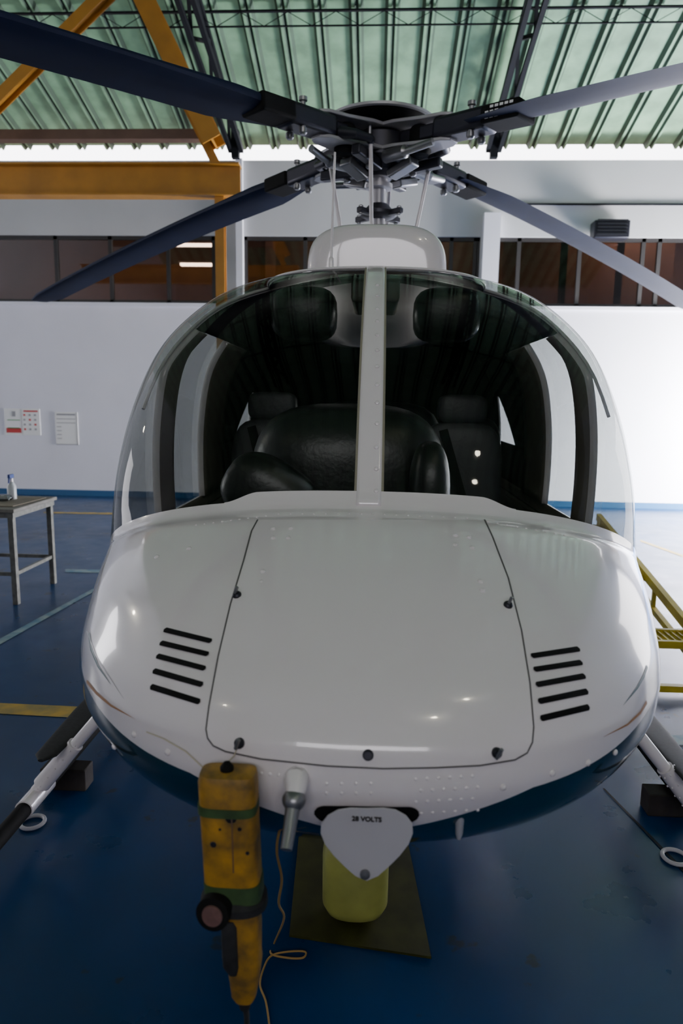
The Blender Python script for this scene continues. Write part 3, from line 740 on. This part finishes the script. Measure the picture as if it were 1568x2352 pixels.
# ================================================================== LOOSE THINGS
for sg, lab in ((-1, 'left'), (1, 'right')):
    tag(MB().box((1.30*sg-.11, 2.68, 0), (1.30*sg+.09, 2.77, .099)).build('wood_block', m_wood, bevel=.006, smooth=False), 'dark wooden block under the %s landing skid' % lab, 'block')
for (px, py, lab) in ((75, 1888, 'left'), (1550, 1968, 'right')):
    c = at_z(px, py, .009); pts = [c+V((.045*math.cos(a*math.pi/12), .045*math.sin(a*math.pi/12), 0)) for a in range(25)]
    tag(MB().tube(pts, .008, 10, False).build('tie_ring', m_cover), 'small white tie-down ring lying on the floor near the %s skid' % lab, 'ring')

TY = 1.10
def tpx(px, py, y=TY): return at_y(px, py, y)
k_ = TY*1.13/F
t = thing('hanging_tool', tuple(tpx(560, 2295)), 'worn yellow handheld tool with green tape bands hanging at the helicopter nose', 'tool')
def sec(px, py, wpx, d, n=4): return (tpx(px, py), wpx*k_/2, d, n)
body = MB().loft([sec(524,1768,104,.02), sec(524,1771,122,.028), sec(524,1785,128,.032), sec(530,1900,126,.034), sec(538,2040,126,.034), sec(540,2066,118,.03)], 40).build('battery_case', m_tool, t)
MB().loft([sec(525,1835,131,.0352), sec(526,1854,131,.0352)], 40).build('tape_band', m_tape, t)
MB().loft([sec(537,2010,130,.0352), sec(539,2048,130,.0352)], 40).build('tape_band', m_tape, t)
MB().loft([sec(538,2046,120,.036,2.5), sec(538,2054,150,.045,2.5), sec(540,2070,150,.045,2.5), sec(540,2080,110,.034,2.5)], 40).build('collar', m_rubber, t)
c = tpx(489, 2098, TY-.05); dl = MB().lathe(c, [(.022, -.03), (.030, -.02), (.030, .004), (.022, .006), (.001, .006)], 28, (-.15, -1, .1)).build('dial', m_black, t)
MB().lathe(c+V((0,-.006,0)), [(.019, 0), (.018, .003), (.001, .004)], 24, (-.15, -1, .1)).build('dial_face', M('rusty_pink', (.16,.08,.07), .6, noise=.3, nscale=60), dl)
MB().loft([sec(552,2078,92,.03,3), sec(555,2120,90,.03,3.5), sec(556,2185,88,.03,3.5), sec(562,2200,80,.028,3.5), sec(563,2240,68,.026,4), sec(562,2275,58,.022,4), sec(562,2292,44,.016,3)], 32).build('handle', m_tool, t)
MB().loft([(tpx(527,2112,TY-.024), .009, .008, 3), (tpx(527,2125,TY-.024), .015, .012, 3), (tpx(531,2215,TY-.024), .015, .012, 3), (tpx(536,2235,TY-.022), .008, .008, 3)], 20).build('grip_insert', m_rubber, t)
MB().lathe(tpx(562,2292), [(.010, -.02), (.012, -.01), (.014, .004), (.008, .006)], 16).build('cable_gland', m_rubber, t)
MB().lathe(tpx(521,1768), [(.012, -.005), (.012, .006), (.006, .014), (.001, .016)], 16).build('hanger_knob', m_black, t)
MB().obox(tpx(532,1880,TY-.034), tpx(536,2005,TY-.034), .002, .002).build('seam_line', m_brown, t)
for (x, y, w_) in ((497, 1868, 12), (530, 1880, 26), (550, 1905, 10), (490, 1940, 16), (568, 1960, 9), (505, 1905, 7)):
    q = MB(); q.lathe(tpx(x, y, TY-.033), [(w_*k_*.5, 0), (w_*k_*.4, .0015), (.0001, .002)], 9, (0, -1, 0)); q.build('scuff_mark', m_dmetal, t)
e0 = tpx(562, 2306)
tag(MB().tube([e0, tpx(566,2330), V((e0.x+.01, 1.12, .2)), V((e0.x+.02, 1.15, .03)), V((e0.x+.0, 1.0, .01)), V((e0.x-.2, .5, .01))], .0055, 10).build('tool_cable', m_rubber), 'dark cable running down from the yellow hanging tool', 'cable')
pts = []
for (x, y) in ((340,1680),(380,1696),(430,1725),(470,1762)):
    h = hit(x, y)
    if h: pts.append(h[0]+h[1]*.004)
pts.append(tpx(512, 1762))
h = hit(540, 1735); pts.append(h[0]+h[1]*.006); h = hit(551, 1712); pts.append(h[0]+h[1]*.01)
tag(MB().tube(pts, .0012, 8).build('string', m_string), 'thin cream string holding the yellow tool to the nose latch', 'string')
def catm(P_, n=8):
    out = []
    for i in range(len(P_)-1):
        p0, p1, p2, p3 = P_[max(i-1, 0)], P_[i], P_[i+1], P_[min(i+2, len(P_)-1)]
        for k in range(n):
            f = k/n; out.append(0.5*((2*p1)+(-p0+p2)*f+(2*p0-5*p1+4*p2-p3)*f*f+(-p0+3*p1-3*p2+p3)*f**3))
    out.append(P_[-1]); return out
cp_ = [at_y(655,1870,1.3), at_y(640,1915,1.3), at_y(636,1960,1.32), at_y(647,2020,1.36), at_y(640,2075,1.42), at_y(652,2110,1.6)] + [at_z(x, y, .008) for (x, y) in ((630,2165),(622,2190),(660,2200),(695,2200),(700,2186),(660,2186),(622,2196),(605,2225),(597,2262),(610,2300),(618,2352),(625,2420))]
tag(MB().tube(catm(cp_), .003, 8).build('cord', m_cord), 'thin yellow cord hanging under the nose and looping on the floor', 'cord')

q = [at_z(x, y, 0) for (x, y) in ((690, 1880), (925, 1882), (990, 2203), (664, 2152))]
tag(MB().prism(q, (0, 0, .008)).build('floor_tray', m_mat, smooth=False), 'olive green tray lying on the floor under the nose', 'tray')
c = at_z(812, 2150, .008); c = V((c.x, c.y+.12, .008))
t = thing('canister', tuple(c), 'olive yellow plastic canister standing on the olive tray', 'canister')
MB().loft([(c, .05, .05, 2.4), (c+V((0,0,.008)), .075, .072, 2.6), (c+V((0,0,.025)), .096, .09, 2.8), (c+V((0,0,.055)), .109, .10, 3), (c+V((0,0,.22)), .110, .10, 3), (c+V((0,0,.26)), .1, .09, 2.8), (c+V((0,0,.285)), .075, .07, 2.6), (c+V((0,0,.295)), .05, .05, 2.4)], 40).build('tank', m_canister, t)
MB().lathe(c+V((-.07,0,.28)), [(.045, 0), (.055, .01), (.055, .03), (.04, .035)], 28).build('clamp_ring', m_chrome, t)
MB().lathe(c+V((-.07,0,.31)), [(.04, 0), (.045, .03), (.035, .08), (.001, .085)], 28).build('neck', m_canister, t)
MB().obox(c+V((-.13,-.03,.295)), c+V((-.07,-.05,.30)), .012, .012).build('clamp_screw', m_chrome, t)

tx0, tx1, ty0, ty1, th = -4.1, -2.86, 5.25, 6.0, .80
t = thing('work_table', ((tx0+tx1)/2, (ty0+ty1)/2, 0), 'metal work table with worn top at the left of the helicopter', 'table')
MB().box((tx0, ty0, th-.03), (tx1, ty1, th)).build('tabletop', m_tabletop, t, bevel=.004)
MB().box((tx0+.02, ty0+.02, th-.075), (tx1-.02, ty1-.02, th-.03)).build('apron', m_table, t, smooth=False)
for x in (tx0+.05, tx1-.05):
    for y in (ty0+.05, ty1-.05): MB().box((x-.022, y-.022, 0), (x+.022, y+.022, th-.05)).build('leg', m_table, t, smooth=False, bevel=.002)
for y in (ty0+.05, ty1-.05): MB().box((tx0+.05, y-.012, .24), (tx1-.05, y+.012, .27)).build('stretcher', m_table, t, smooth=False)
MB().box((tx1-.062, ty0+.05, .24), (tx1-.038, ty1-.05, .27)).build('stretcher', m_table, t, smooth=False)
c = at_y(29, 1155, 5.75); c.z = th
t = thing('spray_bottle', tuple(c), 'whitish spray bottle with blue trigger standing on the metal table', 'bottle')
MB().loft([(c, .035, .03, 3), (c+V((0,0,.12)), .036, .03, 3), (c+V((0,0,.16)), .015, .015, 2)]).build('bottle_body', m_milky, t)
MB().loft([(c+V((0,0,.16)), .017, .017, 2), (c+V((0,0,.19)), .015, .015, 2)]).build('cap', m_white, t)
MB().box(c+V((-.012,-.04,.19)), c+V((.012,.03,.225))).build('spray_head', m_blue, t, bevel=.005)
MB().obox(c+V((0,-.035,.2)), c+V((0,-.045,.15)), .01, .008).build('trigger', m_blue, t)
c = V((-3.1, 5.62, th))
tag(MB().prism([c+V((-.35,-.28,.002)), c+V((.17,-.25,.002)), c+V((.2,.26,.002)), c+V((-.3,.3,.002))], (0,0,.006)).build('cardboard_sheet', M('brown_card', (.2,.17,.13), .8, noise=.3, nscale=10), smooth=False), 'brown sheet lying flat on the metal table', 'sheet')
c = at_y(8, 1160, 5.6); c.z = th+.009
q = MB(); q.ball(c+V((0,0,.03)), .08, .06, .03, 20, 10, 2.4); tag(q.build('plastic_bag', m_clear), 'crumpled clear plastic bag on the table beside the spray bottle', 'bag')

# yellow stairs
sx0, sx1 = 1.42, 1.98
t = thing('maintenance_stairs', ((sx0+sx1)/2, 4.4, 0), 'yellow steel step stand on the floor right of the helicopter', 'stairs')
for x in (sx0, sx1):
    MB().obox((x, 3.98, .31), (x, 6.0, .73), .04, .06).build('stringer', m_ladder, t, smooth=False)
    MB().obox((x, 3.98, .16), (x, 6.0, .53), .035, .04).build('lower_rail', m_ladder, t, smooth=False)
    MB().obox((x, 4.0, .30), (x, 3.92, .0), .04, .04).build('leg', m_ladder, t, smooth=False)
    MB().box((x-.015, 5.95, 0), (x+.015, 5.99, .70)).build('leg', m_ladder, t, smooth=False)
    for y in (4.7, 5.3): MB().box((x-.012, y, .16+(y-3.98)*.178), (x+.012, y+.025, .31+(y-3.98)*.2)).build('strut', m_ladder, t, smooth=False)
for (y, z) in ((4.1, .30), (5.0, .48), (5.8, .66)):
    q = MB(); q.box((sx0, y-.12, z-.03), (sx1, y-.09, z+.015)); q.box((sx0, y+.1, z-.03), (sx1, y+.13, z+.015)); q.box((sx0, y-.1, z-.012), (sx1, y+.12, z-.004))
    for j in range(14): q.box((sx0+.02+j*.04, y-.1, z-.008), (sx0+.03+j*.04, y+.11, z+.010))
    q.build('step', m_ladder, t, smooth=False)
MB().box((sx0, 3.92, .02), (sx1, 3.96, .06)).build('foot_bar', m_ladder, t, smooth=False)

# ================================================================== LIGHT
wd = bpy.data.worlds.new('world'); sc.world = wd; wd.use_nodes = True
bg = wd.node_tree.nodes['Background']; bg.inputs[0].default_value = (.97, .95, 1, 1); bg.inputs[1].default_value = 8.0
def area(name, loc, target, sx, sy, e, col=(1, 1, 1)):
    l = bpy.data.lights.new(name, 'AREA'); l.shape = 'RECTANGLE'; l.size = sx; l.size_y = sy; l.energy = e; l.color = col
    o = bpy.data.objects.new(name, l); C.objects.link(o); o.location = loc
    o.rotation_euler = (V(target)-V(loc)).to_track_quat('-Z', 'Y').to_euler(); return o
area('doorway_daylight', (7.0, 10.4, 1.3), (5.8, 11.5, 1.3), 1.4, 2.2, 2400, (1, .99, 1))
fl = area('door_floor_daylight', (7.6, 8.6, 3.4), (5.2, 8.6, 0), 2.0, 2.0, 1100, (1, .99, 1)); fl.data.spread = rad(80)
area('front_fill', (0, -7.5, 5.4), (0, 2.5, 1.6), 6, 2.0, 240, (.99, .94, 1))  # added fill from behind the camera; the front wall has no door
area('left_fill', (-8.5, 6.0, 2.2), (0, 5, 1.3), 1.6, 2.6, 90, (.97, .95, 1))  # added fill for the nose's left cheek; the left wall is solid
for x in (-5.5, 0, 4.5, 7): area('office_fill', (x, WY+0.9, 5.2), (x, WY+1.2, 3), 1.2, .3, 26, (1, .85, .7))  # unseen area lights added to brighten the rooms behind the panes
for sg in (-1, 1):
    l = bpy.data.lights.new('cabin_fill', 'POINT'); l.energy = .6; l.shadow_soft_size = .04  # unseen point light added to lift the cabin interior
    o = bpy.data.objects.new('cabin_fill', l); C.objects.link(o); o.location = (.3*sg, 3.3, 2.12)
for (x, y, dist, e) in ((995, 1648, 6.0, 34), (305, 1408, 6.5, 26), (515, 1616, 6, 16), (1093, 1120, 5, 24)):
    h = hit(x, y)
    if h:
        d = ray(x, y); rdir = d - 2*d.dot(h[1])*h[1]; loc = h[0]+rdir*dist
        if loc.z < 0.5 or loc.z > 8: loc = h[0]+rdir*3
        l = bpy.data.lights.new('bay_lamp', 'POINT'); l.energy = e; l.shadow_soft_size = .07; l.color = (1, .9, .7)
        o = bpy.data.objects.new('bay_lamp', l); C.objects.link(o); o.location = loc
